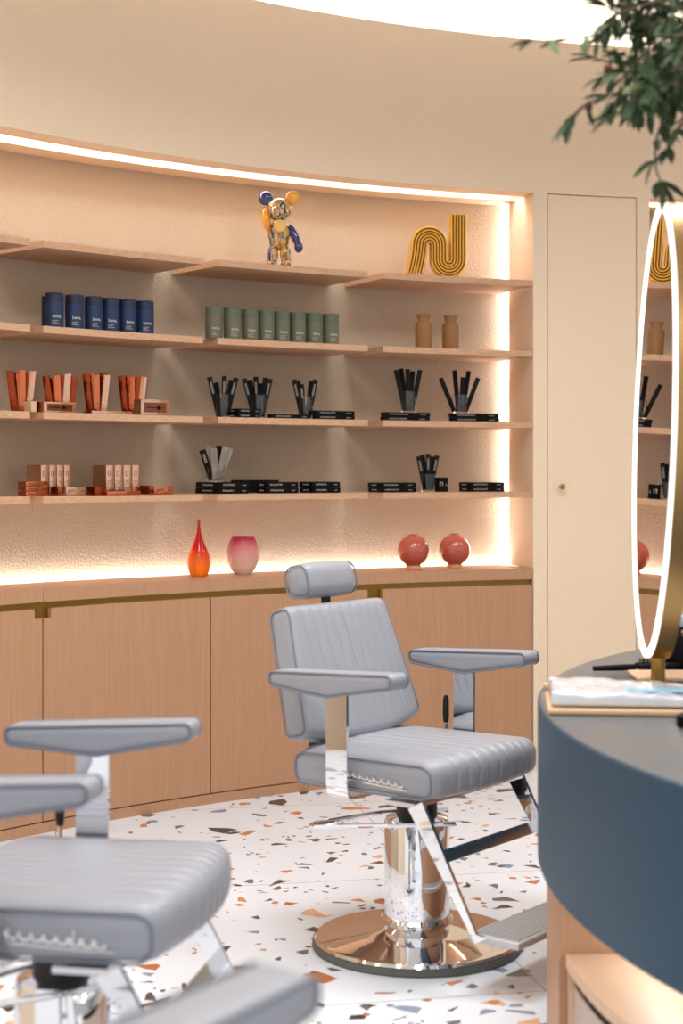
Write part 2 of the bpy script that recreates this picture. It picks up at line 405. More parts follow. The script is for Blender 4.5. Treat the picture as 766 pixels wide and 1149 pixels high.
def make_chair(label, loc, th, sdx=0, bdx=0, tilt=17):
    t = empty('barber_chair', loc, 0, label, 'chair', 'grey leather barber chairs')
    t.rotation_euler.z = -th
    # seat
    def seatf(x, y, z):
        k = (x + .24) / .49
        y *= 1.03 - .07 * k                                       # narrower at the front
        top = max(0, (z - .53) / .04)
        x += .0
        if top > 0: z += .02 * top * (1 - (y / .28) ** 2) + .006 * top * k
        if x > .13: x += .058 * (1 - .8 * (y / .28) ** 2) * (x - .13) / .1
        if abs(y) < .2:
            c = abs(math.sin(pi * y / .045)); gdp = .006 * (1 - min(1, c * 2.2))
            edge = min(1, (.2 - abs(y)) / .01)
            if z > .56: z -= gdp * edge
            elif x > .19 and z > .49: x -= gdp * edge
        return (x, y, z)
    b = MB(); b.rbox((.45, .56, .092), .034, (24, 120, 6), seatf, (.0, 0, .525)); seat = b.build('seat', leather, t, smooth=70, loc=(sdx, 0, 0))
    for s in (-1, 1):
        b = MB(); b.tube(loop_rr(-.217, .214, .481, .568, .03, s * .272, lambda x, y, z: (seatf(x, y, .5)[0] + .002, s * (abs(seatf(x, y, .5)[1]) + .001), z)), .003, 6, True)
        b.build('piping', piping_m, seat)
    # emblem on the right side: metal script with a line under it
    for s in (-1, 1):
        b = MB(); X0 = -.04; pts = []
        for i in range(96):
            u = i / 95; ph = u * 2 * pi * 8
            pts.append((X0 + .185 * u + .004 * cos(ph), 0, .528 - .012 * u + .008 * max(-.8, min(.9, 1.5 * sin(ph)))))
        b.tube(pts, .0034, 6)
        b.tube([(X0 - .03, 0, .514), (X0 + .205, 0, .502)], .0022, 6)
        for i in (0, 6): 
            xx = X0 + .008 + i * .02; b.tube([(xx, 0, .515), (xx + .003, 0, .54)], .0026, 6)
        k = [Vector(v) for v in b.v]
        b.v = [(v.x * s if s > 0 else v.x, s * (1.03 - .07 * ((v.x + .24) / .49)) * .28 + v.y + s * .002, v.z) for v in k]
        e = b.build('emblem', chrome_b, seat); e['label'] = 'chrome script emblem with a line under it'
    # backrest
    T = Matrix.Translation((-.222 + bdx, 0, .605)) @ Matrix.Rotation(A(-tilt), 4, 'Y')
    def backf(x, y, z):                      # x thickness 0 centre, z 0..0.36
        k = z / .36
        y *= 1.0 - .18 * k
        c = 1 - (y / .28) ** 2
        if z < .04: z -= .035 * c
        if x > 0:
            x += .022 * c * (1 - k) ** .5 if k < 1 else 0
            x += .012
            if abs(y) < .205 and .02 < z < .35:
                q = abs(math.sin(pi * y / .045)); x -= .007 * (1 - min(1, q * 2.2)) * min(1, (.205 - abs(y)) / .01)
        v = T @ Vector((x, y, z)); return (v.x, v.y, v.z)
    b = MB(); b.rbox((.07, .56, .37), .026, (4, 120, 20), backf, (0, 0, .18)); back = b.build('backrest', leather, t, smooth=70)
    for s in (-1, 1):
        def pf(x, y, z):
            k = z / .36; xx = x + (.012 if x > 0 else 0); yy = s * (.279 * (1.0 - .18 * k) - .003)
            v = T @ Vector((xx, yy, z)); return (v.x, v.y, v.z)
        b = MB(); b.tube(loop_rr(-.031, .029, 0, .358, .024, 0, pf), .003, 6, True); b.build('piping', piping_m, back)
    b = MB(); b.rbox((.06, .3, .1), .02, (3, 8, 4), None, (-.255 + bdx, 0, .585)); b.build('back_bracket', rubber, t)
    # headrest
    tt = A(tilt - 17); hx_ = -.222 + bdx - .125 * cos(tt) - .42 * sin(tt); hz_ = .605 + .42 * cos(tt)
    TH_ = Matrix.Translation((hx_, 0, hz_)) @ Matrix.Rotation(A(-12) - tt, 4, 'Y')
    def hf(x, y, z):
        bul = 1 + .06 * (1 - (y / .125) ** 2); v = TH_ @ Vector((x * bul, y, z * bul)); return (v.x, v.y, v.z)
    b = MB(); b.rbox((.09, .245, .1), .034, (3, 14, 3), hf); hr = b.build('headrest', leather, t, smooth=70)
    for s in (-1, 1):
        def pf2(x, y, z): v = TH_ @ Vector((x, s * .115, z)); return (v.x, v.y, v.z)
        b = MB(); b.tube(loop_rr(-.042, .042, -.046, .046, .032, 0, pf2), .0028, 6, True); b.build('piping', piping_m, hr)
    b = MB(); b.box((0, 0, .045), (.012, .03, .12)); b.tube([(-.01, 0, -.02), (-.01, 0, .09)], .006); b.xf(Matrix.Translation((hx_ + .02, 0, hz_ - .1)) @ Matrix.Rotation(A(-5) - tt, 4, 'Y')); b.build('headrest_stem', rubber, t)
    # arms
    for s in (-1, 1):
        def af(x, y, z):
            k = (x + .225) / .43
            if z < .79: 
                q = max(0, 1 - abs(k - .45) / .5); z -= .028 * q ** 1.1
            z += .02 * (k - .5); w_ = 1 + .12 * math.sin(pi * max(0, min(1, k))); return (x, s * .33 + (y - s * .33) * w_, z)
        b = MB(); b.rbox((.42, .085, .042), .018, (24, 4, 3), af, (-.029, s * .33, .79)); arm = b.build('armrest', leather, t, smooth=70)
        for s2 in (-1, 1):
            b = MB(); b.tube(loop_rr(-.235, .177, .772, .808, .014, 0, lambda x, y, z: (lambda v: (v[0], v[1] + s2 * .001, v[2]))(af(x, s * .33 + s2 * .039, z))), .003, 6, True); b.build('piping', piping_m, arm)
        # flat chrome bar hooked under the seat
        path = [(.31, .765), (.31, .62), (.309, .5), (.303, .473), (.285, .464), (.2, .462)]
        b = MB(); vs = []; th_ = .004
        for i, (yy, zz) in enumerate(path):
            pa = path[max(0, i - 1)]; pb = path[min(len(path) - 1, i + 1)]; d_ = Vector((pb[0] - pa[0], pb[1] - pa[1])).normalized(); n_ = Vector((d_.y, -d_.x)) * th_
            wd = .036
            for sx in (-1, 1):
                for sg in (-1, 1): vs.append((-.045 + sx * wd, s * (yy + sg * n_.x), zz + sg * n_.y))
        fs = []
        for i in range(len(path) - 1):
            o = i * 4; p = o + 4
            fs += [(o, o + 1, p + 1, p), (o + 2, p + 2, p + 3, o + 3), (o, p, p + 2, o + 2), (o + 1, o + 3, p + 3, p + 1)]
        fs += [(0, 2, 3, 1), (len(vs) - 4, len(vs) - 3, len(vs) - 1, len(vs) - 2)]
        b.add(vs, fs); b.build('arm_post', chrome, t)
    # recline lever
    b = MB(); b.tube([(-.125, .33, .5), (-.125, .33, .6)], .005); b.tube([(-.125, .33, .5), (-.125, .24, .47)], .005); lv = b.build('recline_lever', chrome, t)
    b = MB(); b.lathe([(0, .58), (.008, .582), (.010, .6), (.0095, .65), (.006, .664), (0, .666)], (-.125, .33, 0), 16); b.build('grip', rubber, lv)
    # under-frame and column
    b = MB(); b.box((0, 0, .468), (.34, .36, .016)); b.box((.12, 0, .458), (.1, .5, .012)); b.build('seat_frame', chrome_b, t)
    b = MB(); b.lathe([(0, .36), (.058, .36), (.058, .46), (0, .46)]); b.build('piston_cover', rubber, t)
    b = MB(); b.lathe([(0, .085), (.0925, .085), (.0925, .355), (.088, .366), (.066, .37), (.06, .372), (0, .372)], n=64); b.build('pump_column', chrome, t)
    b = MB(); b.lathe([(0, .018), (.288, .018), (.292, .023), (.286, .031), (.27, .034), (.16, .042), (.105, .055), (.085, .062), (.1, .07), (.102, .082), (.096, .09), (0, .09)], n=96); b.build('base_disc', chrome, t)
    b = MB(); b.lathe([(0, 0), (.294, 0), (.298, .006), (.296, .02), (0, .02)], n=96); b.build('base_rim', rubber_g, t)
    # stirrup-shaped pump lever, pointing back and to the right side
    b = MB(); g = A(205 - 0) ; 
    pts = [(.1, .09, .365), (0, .1, .365), (-.1, .085, .36), (-.2, .05, .352), (-.29, .02, .345), (-.3, 0, .344), (-.29, -.02, .345), (-.2, -.05, .352), (-.1, -.085, .36), (0, -.1, .365), (.1, -.09, .365)]
    b.tube([Matrix.Rotation(A(40), 4, 'Z') @ Vector(p) for p in pts], .007); b.build('pump_lever', chrome, t)
    # footrest
    fr = empty('footrest', (0, 0, 0)); fr.parent = t
    for s in (-1, 1):
        b = MB(); a_, c_ = Vector((.175, s * .25, .462)), Vector((.345, s * .25, .142)); d_ = (c_ - a_).normalized(); n_ = Vector((d_.z, 0, -d_.x))
        wv = n_ * .025
        vs = [v + Vector((0, sy * .006, 0)) for sy in (-1, 1) for v in (a_ + wv, a_ - wv, c_ - wv + d_ * .0, c_ - wv + Vector((.035, 0, -.004)), c_ + wv + Vector((.04, 0, 0)))]
        n = 5; b.add(vs, [tuple(range(n)), tuple(reversed(range(n, 2 * n)))] + [(i, (i + 1) % n, (i + 1) % n + n, i + n) for i in range(n)])
        b.build('strut', chrome, fr, smooth=0)
    b = MB(); b.box((0, 0, 0), (.034, .49, .006), Matrix.Translation((.245, 0, .33)) @ Matrix.Rotation(A(60), 4, 'Y')); b.build('crossbar', chrome_b, fr)
    b = MB(); b.rbox((.155, .5, .02), .006, (2, 2, 1), None, (.415, 0, .142))
    for i in range(11): b.box((.352 + i * .0125, 0, .1535), (.006, .47, .005))
    b.build('foot_plate', mat('ribbed_aluminium', rgb(196, 198, 202), .4, .55), fr)
    return t
make_chair('whole grey leather barber chair with headrest on a round chrome base', (.214, 4.56, 0), A(38))
make_chair('blurred grey barber chair nearer the camera at the left edge, mostly seat and two armrests', (-.543, 3.124, 0), A(10), .03, -.05, 34)
make_chair('nearest barber chair, only one blurred grey armrest showing at the bottom', (-.425, 1.785, 0), A(-52))

# ------------------------------------------------------------------ island
IC = (2.65, 3.55); IR = 2.2; IZ0, IZ1 = .438, .807
isl = empty('island_counter', (IC[0], IC[1], 0), 0, 'large round blue-grey styling island with a pale oak base', 'counter')
def lat(prof, n=160): 
    b = MB(); b.lathe(prof, n=n); return b
lat([(1.2, IZ0), (IR - .006, IZ0), (IR, IZ0 + .006), (IR, IZ1 - .006), (IR - .004, IZ1 - .002), (1.2, IZ1 - .002)]).build('fascia', teal, isl)
lat([(0, IZ1 - .002), (IR - .004, IZ1 - .002), (IR - .008, IZ1), (0, IZ1)]).build('top', island_top, isl)
# full-height oak panel and a lower drawer unit
def arcI(b, r0, r1, z0, z1, a0, a1): return b.arc(r0, r1, z0, z1, a0, a1, (0, 0), 1)
def aI(x, y): return atan2(x - IC[0], y - IC[1])
aS = aI(.492, 3.487)
b = MB(); arcI(b, 1.9, 2.178, 0, IZ0, aS, A(100)); b.build('base_panel', oak, isl)
zt = .30
du = None
b = MB(); arcI(b, 1.7, 2.15, 0, zt - .062, A(-180), aS - A(.2)); du = b.build('drawer_unit', mat('drawer_grey', rgb(198, 178, 166), .4), isl)
b = MB(); arcI(b, 1.7, 2.165, zt - .028, zt, A(-180), aS - A(.1)); arcI(b, 2.08, 2.16, 0, zt - .03, aS - A(.55), aS - A(.1)); b.build('ledge', oak_pale, du)
b = MB(); arcI(b, 1.7, 2.147, zt - .0618, zt - .0282, A(-180), aS - A(.5)); b.build('slot_shade', dark, du)  # solid dark band under the ledge, the slot's shade as colour
b = MB(); arcI(b, 1.98, 2.0, IZ0 - .012, IZ0 - .0005, A(-178), aS - A(.6)); b.build('under_light', emat('led_under', LEDC, 22), isl)

# ring mirror leaning on its brass stem
MW, MHh = .34, .5725; mc = Vector((.785, 4.04, 1.451)); phi = A(2.6); lean = A(1.9)
mr = empty('ring_mirror', (mc.x, mc.y, IZ1), 0, 'tall oval brass mirror with a glowing rim standing on the island', 'mirror')
# local: u along the plane (away from camera), n = face normal (to the left), w up
U = Vector((sin(phi), cos(phi), 0)); Nn = Vector((-cos(phi), sin(phi), 0)); W = Vector((0, 0, 1))
Wl = (W * cos(lean) - Nn * sin(lean)); Nl = (Nn * cos(lean) + W * sin(lean))
def mp_(u, n, w_): return mc - Vector(mr.location) + U * u + Nl * n + Wl * w_
def ell_sweep(prof, n=96):
    b = MB(); m = len(prof); vs = []; fs = []
    for i in range(n):
        t = 2 * pi * i / n
        for d_, nn in prof: vs.append(mp_((MW - d_) * cos(t), nn, (MHh - d_) * sin(t)))
    for i in range(n):
        j = (i + 1) % n
        for k in range(m): fs.append((i * m + k, i * m + (k + 1) % m, j * m + (k + 1) % m, j * m + k))
    b.add(vs, fs); return b
ell_sweep([(0, -.005), (0, -.05), (.02, -.05), (.02, -.005)]).build('frame', brass_dark, mr)
ell_sweep([(.001, -.004), (.001, .004), (.02, .005), (.024, -.004)]).build('light_ring', led_mirror, mr)
b = MB(); n = 96; b.add([mp_((MW - .022) * cos(2 * pi * i / n), 0, (MHh - .022) * sin(2 * pi * i / n)) for i in range(n)] + [mp_((MW - .022) * cos(2 * pi * i / n), -.008, (MHh - .022) * sin(2 * pi * i / n)) for i in range(n)],
    [tuple(range(n)), tuple(reversed(range(n, 2 * n)))] + [(i, (i + 1) % n, (i + 1) % n + n, i + n) for i in range(n)])
b.build('mirror_glass', mat('mirror_silver', rgb(245, 245, 245), .0, 1), mr, smooth=0)
b = MB(); b.lathe([(0, .001), (.048, .001), (.048, .01), (.018, .012), (.018, .074), (0, .074)], (.012, 0, 0)); b.build('stand', brass, mr)

# things lying on the island
def lay(x, y, z=IZ1 + .001): return (x, y, z)
b = MB(); b.rbox((.42, .3, .012), .004, (2, 2, 1), None, (.2, .15, .006)); tr = b.build('tray', tan_m, None, lay(.468, 3.56), rz=A(-6))
tag(tr, 'thin tan board under the plastic-wrapped pack on the island', 'tray')
def crump(x, y, z):
    k = noise.noise(Vector((x * 14, y * 14, z * 20))); q = noise.noise(Vector((x * 38, y * 38, 3)))
    return (x + .004 * k, y + .005 * q, z + (.005 * k + .004 * q - .012 * (x / .42) if z > .01 else 0))
b = MB(); b.rbox((.42, .27, .032), .008, (40, 26, 3), crump, (.205, .15, .018))
wrap = mat('plastic_wrap', rgb(214, 220, 228), .18, spec=.8, coat=.6, tint=.12, tscale=20)
pk = b.build('towel_pack', wrap, None, (.472, 3.57, IZ1 + .0145), rz=A(-6)); tag(pk, 'white and pale blue plastic-wrapped pack lying on the island edge', 'pack')
b = MB(); b.box((.2, .1, .029), (.22, .05, .003)); e = b.build('printed_stripe', mat('pale_blue_print', rgb(140, 190, 214), .3), pk); e['label'] = 'pale blue printed stripe'
b = MB(); b.rbox((.4, .16, .012), .004, (2, 2, 1), None, (.14, 0, .006)); o = b.build('wooden_board', oak_pale, None, lay(.82, 4.19)); tag(o, 'flat pale wooden board in front of the mirror stem', 'board')
b = MB(); b.lathe([(0, 0), (.019, 0), (.019, .009), (.017, .011), (0, .011)], n=28); o = b.build('coaster', tan_m, None, lay(.522, 4.0)); tag(o, 'small round tan disc at the left edge of the island', 'disc')
# brush with bristles, black case, tube, dark bottle
br = empty('hair_brush', lay(.81, 4.33), A(14), 'black brush lying on the island left of the mirror stem', 'brush')
b = MB(); b.tube([(-.14, 0, .012), (-.06, 0, .012), (-.02, 0, .013)], [.007, .009, .008]); b.build('handle', black, br)
b = MB(); b.rbox((.12, .045, .018), .008, (4, 3, 1), None, (.045, 0, .014)); b.build('head', black, br)
b = MB(); [b.tube([(.0 + .012 * i, -.016 + .008 * j, .02), (.0 + .012 * i, -.016 + .008 * j, .034)], .0012, 5) for i in range(9) for j in range(5)]; b.build('bristles', black, br)['kind'] = 'stuff'
cs = empty('tool_case', lay(.97, 4.42), A(-8), 'black case behind the mirror stem at the right photo edge', 'case')
b = MB(); b.rbox((.2, .14, .09), .015, (3, 3, 3), None, (0, 0, .045)); b.build('body', black, cs)
b = MB(); b.tube([(-.04, 0, .088), (-.035, 0, .108), (.035, 0, .108), (.04, 0, .088)], .006); b.build('handle', rubber, cs)
b = MB(); b.rbox((.13, .045, .034), .015, (6, 3, 3), None, (0, 0, .017)); o = b.build('cream_tube', mat('blue_white_plastic', rgb(188, 214, 236), .25), None, (.955, 4.39, IZ1 + .115), rz=A(10)); tag(o, 'pale blue and white tube resting on the black case', 'tube')
o.location.z = IZ1 + .116
bt = empty('spray_bottle', lay(.735, 3.4), 0, 'dark bottle cut by the right photo edge on the island', 'bottle')
b = MB(); b.lathe([(0, 0), (.024, 0), (.026, .005), (.026, .022), (.012, .03), (0, .03)], n=24); b.build('body', black, bt)
b = MB(); b.lathe([(0, .03), (.009, .03), (.009, .042), (0, .043)], n=16); b.build('cap', rubber, bt)

# ------------------------------------------------------------------ olive tree behind/over the island
leafm = mat('olive_leaf', rgb(54, 74, 36), .7, tint=.5, tscale=14)
leafm2 = mat('olive_leaf_pale', rgb(100, 116, 78), .7, tint=.4, tscale=14)
bark = mat('olive_bark', rgb(96, 82, 62), .85, bump=.6, bscale=40)
def cam_pt(px, py, d): return Vector(((px - CX) / F * d, d, H + (YH - py) / F * d))
tb = Vector((1.75, 3.7, IZ1))
tree = empty('olive_tree', tb, 0, 'olive tree with dark green leaves hanging in from the upper right', 'tree')
b = MB(); crown = Vector((1.5, 3.55, 2.45))
b.lathe([(0, 0), (.14, 0), (.17, .1), (.19, .26), (.175, .27), (0, .25)], n=36); b.build('planter', teal, tree)
b = MB(); tp = [tb + Vector((0, 0, .2)), tb + Vector((.03, .02, .7)), tb + Vector((-.04, -.03, 1.2)), crown]
b.tube([p - tb for p in tp], [.04, .034, .028, .022], 10); b.build('trunk', bark, tree)
rnd = random.Random(11)
brm = MB(); lf = MB(); lf2 = MB(); olives = []
def leaf(mb, p, d, L_, w_, up):
    d = d.normalized(); s = d.cross(up)
    if s.length < 1e-3: s = Vector((1, 0, 0))
    s.normalize(); n_ = s.cross(d).normalized(); vs = []; N = 6
    for i in range(N + 1):
        t = i / N; ww = w_ * math.sin(pi * min(1, t * .96 + .02)) ** .75 + .0003; c = p + d * L_ * t - n_ * (.12 * L_ * t * t)
        vs += [c - s * ww + n_ * ww * .3, c, c + s * ww + n_ * ww * .3]
    fs = []
    for i in range(N):
        o = i * 3; fs += [(o, o + 1, o + 4, o + 3), (o + 1, o + 2, o + 5, o + 4)]
    mb.add([v - tb for v in vs], fs)
def branch(pts, r0, leaves=True, step=.02, llen=.055, dens=1.0):
    # smooth polyline
    P = [Vector(p) for p in pts]; out = []
    for i in range(len(P) - 1):
        p0, p1, p2, p3 = P[max(i - 1, 0)], P[i], P[i + 1], P[min(i + 2, len(P) - 1)]
        for k in range(6):
            t = k / 6; out.append(.5 * ((2 * p1) + (p2 - p0) * t + (2 * p0 - 5 * p1 + 4 * p2 - p3) * t * t + (3 * p1 - p0 - 3 * p2 + p3) * t ** 3))
    out.append(P[-1]); n = len(out)
    brm.tube([p - tb for p in out], [r0 * (1 - .75 * i / (n - 1)) for i in range(n)], 6)
    if not leaves: return
    acc = 0
    for i in range(n - 1):
        seg = out[i + 1] - out[i]; acc += seg.length
        if acc >= step:
            acc = 0
            for s in (-1, 1):
                if rnd.random() > dens: continue
                sd = seg.normalized(); side = Vector((rnd.uniform(-1, 1), rnd.uniform(-1, 1), rnd.uniform(-.9, .6))).normalized()
                d = sd * .55 + side * .8 + Vector((0, 0, -.15))
                leaf(lf if rnd.random() < .72 else lf2, out[i], d, llen * rnd.uniform(.7, 1.15), llen * .16 * rnd.uniform(.8, 1.3), Vector((rnd.uniform(-.5, .5), rnd.uniform(-.5, .5), 1)))
    for s in (-.35, 0, .35):
        sd = (out[-1] - out[-3]).normalized(); leaf(lf, out[-1], sd + Vector((s, rnd.uniform(-.3, .3), -abs(s) * .5)), llen, llen * .15, Vector((0, 0, 1)))
# limbs reaching into the view: (px, py, depth)
def cp(*l): return [cam_pt(*q) for q in l]
hub = cp((800, 60, 3.2))[0]
branch([crown, (crown + hub) / 2 + Vector((0, 0, .08)), hub], .014, False)
hand = [
 [(800, 60, 3.2), (740, 40, 3.15), (680, 38, 3.1), (640, 44, 3.05), (598, 46, 3.0)],
 [(800, 60, 3.2), (735, 90, 3.15), (690, 105, 3.12), (655, 118, 3.1), (638, 136, 3.08)],
 [(800, 60, 3.2), (760, 110, 3.2), (738, 150, 3.18), (735, 185, 3.17), (742, 205, 3.17)],
 [(800, 60, 3.2), (745, 70, 3.3), (700, 72, 3.3), (668, 66, 3.3)],
 [(800, 20, 3.2), (740, 5, 3.2), (690, -5, 3.2), (650, -12, 3.2)],
 [(800, 60, 3.2), (750, 95, 3.05), (715, 120, 3.0), (690, 128, 3.0)],
 [(800, 100, 3.25), (765, 140, 3.25), (750, 165, 3.2)],
 [(800, 30, 3.3), (755, 25, 3.35), (710, 20, 3.4), (680, 8, 3.4)],
 [(800, 30, 3.2), (760, 40, 3.0), (730, 52, 2.95), (700, 85, 2.95)]]
for i, h_ in enumerate(hand):
    dn = .55 if i in (0,) else .9
    branch(cp(*h_), .005, True, .026 if i > 2 else .036, .056, dn)
for i in range(44):
    x0, y0 = rnd.uniform(715, 800), rnd.uniform(-30, 120); dd = rnd.uniform(2.95, 3.45)
    x1 = x0 - rnd.uniform(10, 55); y1 = y0 + rnd.uniform(-25, 38)
    if y1 > 125: y1 = 125
    branch(cp((x0 + 20, y0 - 5, dd), ((x0 + x1) / 2, (y0 + y1) / 2 - 6, dd - .02), (x1, y1, dd - .04)), .0028, True, .022, .052, .95)
for i in range(14):     # rest of the crown, mostly beyond the frame
    p = crown + Vector((rnd.uniform(-.3, .5), rnd.uniform(-.4, .4), rnd.uniform(-.1, .5)))
    branch([crown, (crown + p) / 2 + Vector((0, 0, .05)), p], .005, True, .03, .056, .8)
brm.build('branches', bark, tree)
lf.build('foliage', leafm, tree, smooth=0); lf2.build('foliage', leafm2, tree, smooth=0)['label'] = 'paler undersides of leaves'
ol = mat('olive_fruit', rgb(72, 30, 38), .3)
for q in ((660, 119, 3.09), (682, 77, 3.0), (700, 8, 3.15)):
    b = MB(); c_ = cam_pt(*q) - tb; b.lathe([(0, -.011)] + [(.0085 * sin(t * pi / 8), -.011 * cos(t * pi / 8)) for t in range(1, 8)] + [(0, .011)], c_, 14); b.build('olive', ol, tree)

# ------------------------------------------------------------------ shelf goods
ORD = ['leftmost', 'second from left', 'third from left', 'fourth from left', 'fifth from left', 'sixth from left', 'seventh from left', 'eighth from left', 'ninth from left']
def text_mesh(s, size, bend_r=None, ext=.0003):
    cu = bpy.data.curves.new('t', 'FONT'); cu.body = s; cu.size = size; cu.extrude = ext; cu.align_x = 'CENTER'; cu.offset = size * .012; cu.resolution_u = 3
    o = bpy.data.objects.new('t', cu); COL.objects.link(o); dg = bpy.context.evaluated_depsgraph_get(); dg.update()
    me = bpy.data.meshes.new_from_object(o.evaluated_get(dg)); mb = MB(); mb.add([v.co[:] for v in me.vertices], [tuple(p.vertices) for p in me.polygons])
    bpy.data.objects.remove(o); bpy.data.meshes.remove(me)
    return mb
def canister(cm, lm, name):
    root = empty(name, (0, 0, 0)); r = .0352; h = .13
    b = MB(); b.lathe([(0, 0), (r - .001, 0), (r, .001), (r, .093), (0, .093)], n=48); b.build('body', cm, root)
    b = MB(); b.lathe([(0, .0935), (r, .0935), (r, h - .002), (r - .002, h), (0, h)], n=48); b.build('lid', lm, root)
    # print wrapped on the front (facing -y)
    t = text_mesh('beva.', .017); q = MB(); q.add([(x, z, y) for x, y, z in t.v], t.f)
    for k, wd in ((0, .024), (1, .018), (2, .028)):
        q.add([(-.019 + wd * i / 6, zz, -.012 - k * .0055 + dz) for zz in (0, .0003) for i in range(7) for dz in (0, .0014)],
              [(2 * i, 2 * i + 2, 2 * i + 3, 2 * i + 1) for i in range(6)] + [(14 + 2 * i, 14 + 2 * i + 1, 14 + 2 * i + 3, 14 + 2 * i + 2) for i in range(6)])
    q.v = [((r + .0004 + y) * sin((x + .005) / r), -(r + .0004 + y) * cos((x + .005) / r), z + .036) for x, y, z in q.v]
    q.build('printed_label', print_w, root, smooth=0)
    return root
navy = mat('navy_card', rgb(24, 44, 78), .5); navy_l = mat('navy_lid', rgb(20, 34, 60), .5)
green = mat('sage_card', rgb(98, 98, 80), .55); green_l = mat('sage_lid', rgb(86, 96, 76), .55)
def row(proto, pxs, r, z, labf, cat, grp, turn=0):
    for i, px in enumerate(pxs):
        o = proto if i == 0 else copy_tree(proto)
        x, y = at(px, r); o.location = (x, y, z); o.rotation_euler.z = -ang(px, r) * .35 + turn + random.uniform(-.12, .12)
        tag(o, labf(i), cat, grp)
bl = canister(navy, navy_l, 'canister')
row(bl, [61, 83.5, 105, 124, 143, 162.5], R + .045, ST[1], lambda i: f'navy blue cylindrical canister, {ORD[i]} of the front row of six', 'canister', 'navy canisters on the second shelf', .1)
o = copy_tree(bl); x, y = at(57, R + .15); o.location = (x, y, ST[1]); tag(o, 'dark navy canister standing behind the leftmost front canister', 'canister', 'navy canisters on the second shelf')
gr = canister(green, green_l, 'canister')
row(gr, [240, 260.5, 280.5, 298.5, 316, 334, 352, 371], R + .05, ST[1], lambda i: f'sage green cylindrical canister, {ORD[i]} in its row of eight', 'canister', 'sage green canisters on the second shelf', .1)

# stoneware jars
jarm = mat('brown_stoneware', rgb(158, 112, 66), .6, bump=.3, bscale=160, tint=.3, tscale=60)
def jar():
    root = empty('jar', (0, 0, 0))
    b = MB(); b.lathe([(0, 0), (.036, 0), (.037, .004), (.037, .108), (.034, .117), (.027, .122), (.025, .128), (.027, .136), (.031, .15), (.031, .154), (.026, .154), (.023, .13), (0, .125)], n=40); b.build('body', jarm, root)
    b = MB(); b.lathe([(0, .13), (.0235, .13), (.026, .15), (0, .15)], n=32); b.build('stopper', mat('dark_cork', rgb(120, 84, 50), .8), root); return root
row(jar(), [475, 505.5], R + .09, ST[1], lambda i: ['brown stoneware jar with flared neck, the left one of two', 'brown stoneware jar with flared neck, the right one of two'][i], 'jar', 'brown jars on the second shelf')

# ribbed gold sculpture
sc = empty('ribbed_sculpture', (0, 0, 0), 0, 'gold ribbed sculpture shaped like a bent N on the top shelf', 'sculpture')
goldm = mat('gold_paint', rgb(224, 172, 74), .34, .55)
x, y = at(490, R + .12); sca = ang(490, R + .12); sc.location = (x, y, ST[0]); sc.rotation_euler.z = 0
u = y / F  # metres per px there
def gpath(off):
    Rr = .062; pts = []
    # left leg (splayed), arch, middle strand, U, tall right strand
    xa, xu, xr = -.038, .048, .134; rm = .044
    za, zu = .132, .064
    lx = xa - rm - off * -1
    pts = []
    r1 = rm + off; r2 = rm - off
    for k in range(9): t = k / 8; pts.append((xa - r1 - .022 * (1 - t) ** 1.5, 0, .004 + (za - .004) * t))
    for k in range(1, 17): a = pi - pi * k / 16; pts.append((xa + r1 * cos(a), 0, za + r1 * sin(a)))
    for k in range(1, 4): t = k / 4; pts.append((xa + rm + off, 0, za + (zu - za) * t))
    cx2 = xa + 2 * rm
    for k in range(0, 17): a = pi + pi * k / 16; pts.append((cx2 + r2 * cos(a), 0, zu + r2 * sin(a) + 0))
    for k in range(1, 9): t = k / 8; pts.append((cx2 + r2, 0, zu + (.268 - zu) * t))
    return pts
for k in range(6):
    off = (k - 2.5) * .0128
    b = MB(); b.tube(gpath(off), .0068, 10, ell=(.0077, .034, (0, 1, 0))); o = b.build('rib', goldm, sc, smooth=60)
sc.rotation_euler.z = A(6)
zmin = min(v.co.z for c in sc.children for v in c.data.vertices)
sc.location.z = ST[0] - zmin + .0005

# bear figurine (plain stand-in)
bear = empty('bear_figurine', (*at(313, R + .09), ST[0]), A(-6), 'glossy bear figurine streaked navy and gold with one blue ear', 'figurine')
def streak():
    m = mat('streaked_glaze', rgb(200, 150, 60), .12, 0, coat=1); nt = m.node_tree; b_ = nt.nodes['Principled BSDF']
    tc = nt.nodes.new('ShaderNodeTexCoord'); mp = nt.nodes.new('ShaderNodeMapping'); mp.inputs['Scale'].default_value = (60, 60, 5)
    n = nt.nodes.new('ShaderNodeTexNoise'); n.inputs['Scale'].default_value = 1.3; n.inputs['Detail'].default_value = 3
    nt.links.new(tc.outputs['Object'], mp.inputs['Vector']); nt.links.new(mp.outputs['Vector'], n.inputs['Vector'])
    r = nt.nodes.new('ShaderNodeValToRGB'); r.color_ramp.interpolation = 'LINEAR'
    cs = [(.36, rgb(22, 26, 74)), (.44, rgb(60, 62, 88)), (.47, rgb(206, 196, 170)), (.5, rgb(196, 140, 34)), (.56, rgb(214, 158, 52)), (.6, rgb(28, 26, 48)), (.68, rgb(168, 112, 30))]
    while len(r.color_ramp.elements) < len(cs): r.color_ramp.elements.new(.5)
    for e, (p, q) in zip(r.color_ramp.elements, cs): e.position = p; e.color = q
    nt.links.new(n.outputs['Fac'], r.inputs['Fac']); nt.links.new(r.outputs['Color'], b_.inputs['Base Color']); return m
sk = streak(); navg = mat('navy_gloss', rgb(24, 26, 92), .12, coat=1); org = mat('orange_gloss', rgb(226, 150, 30), .15, coat=1)
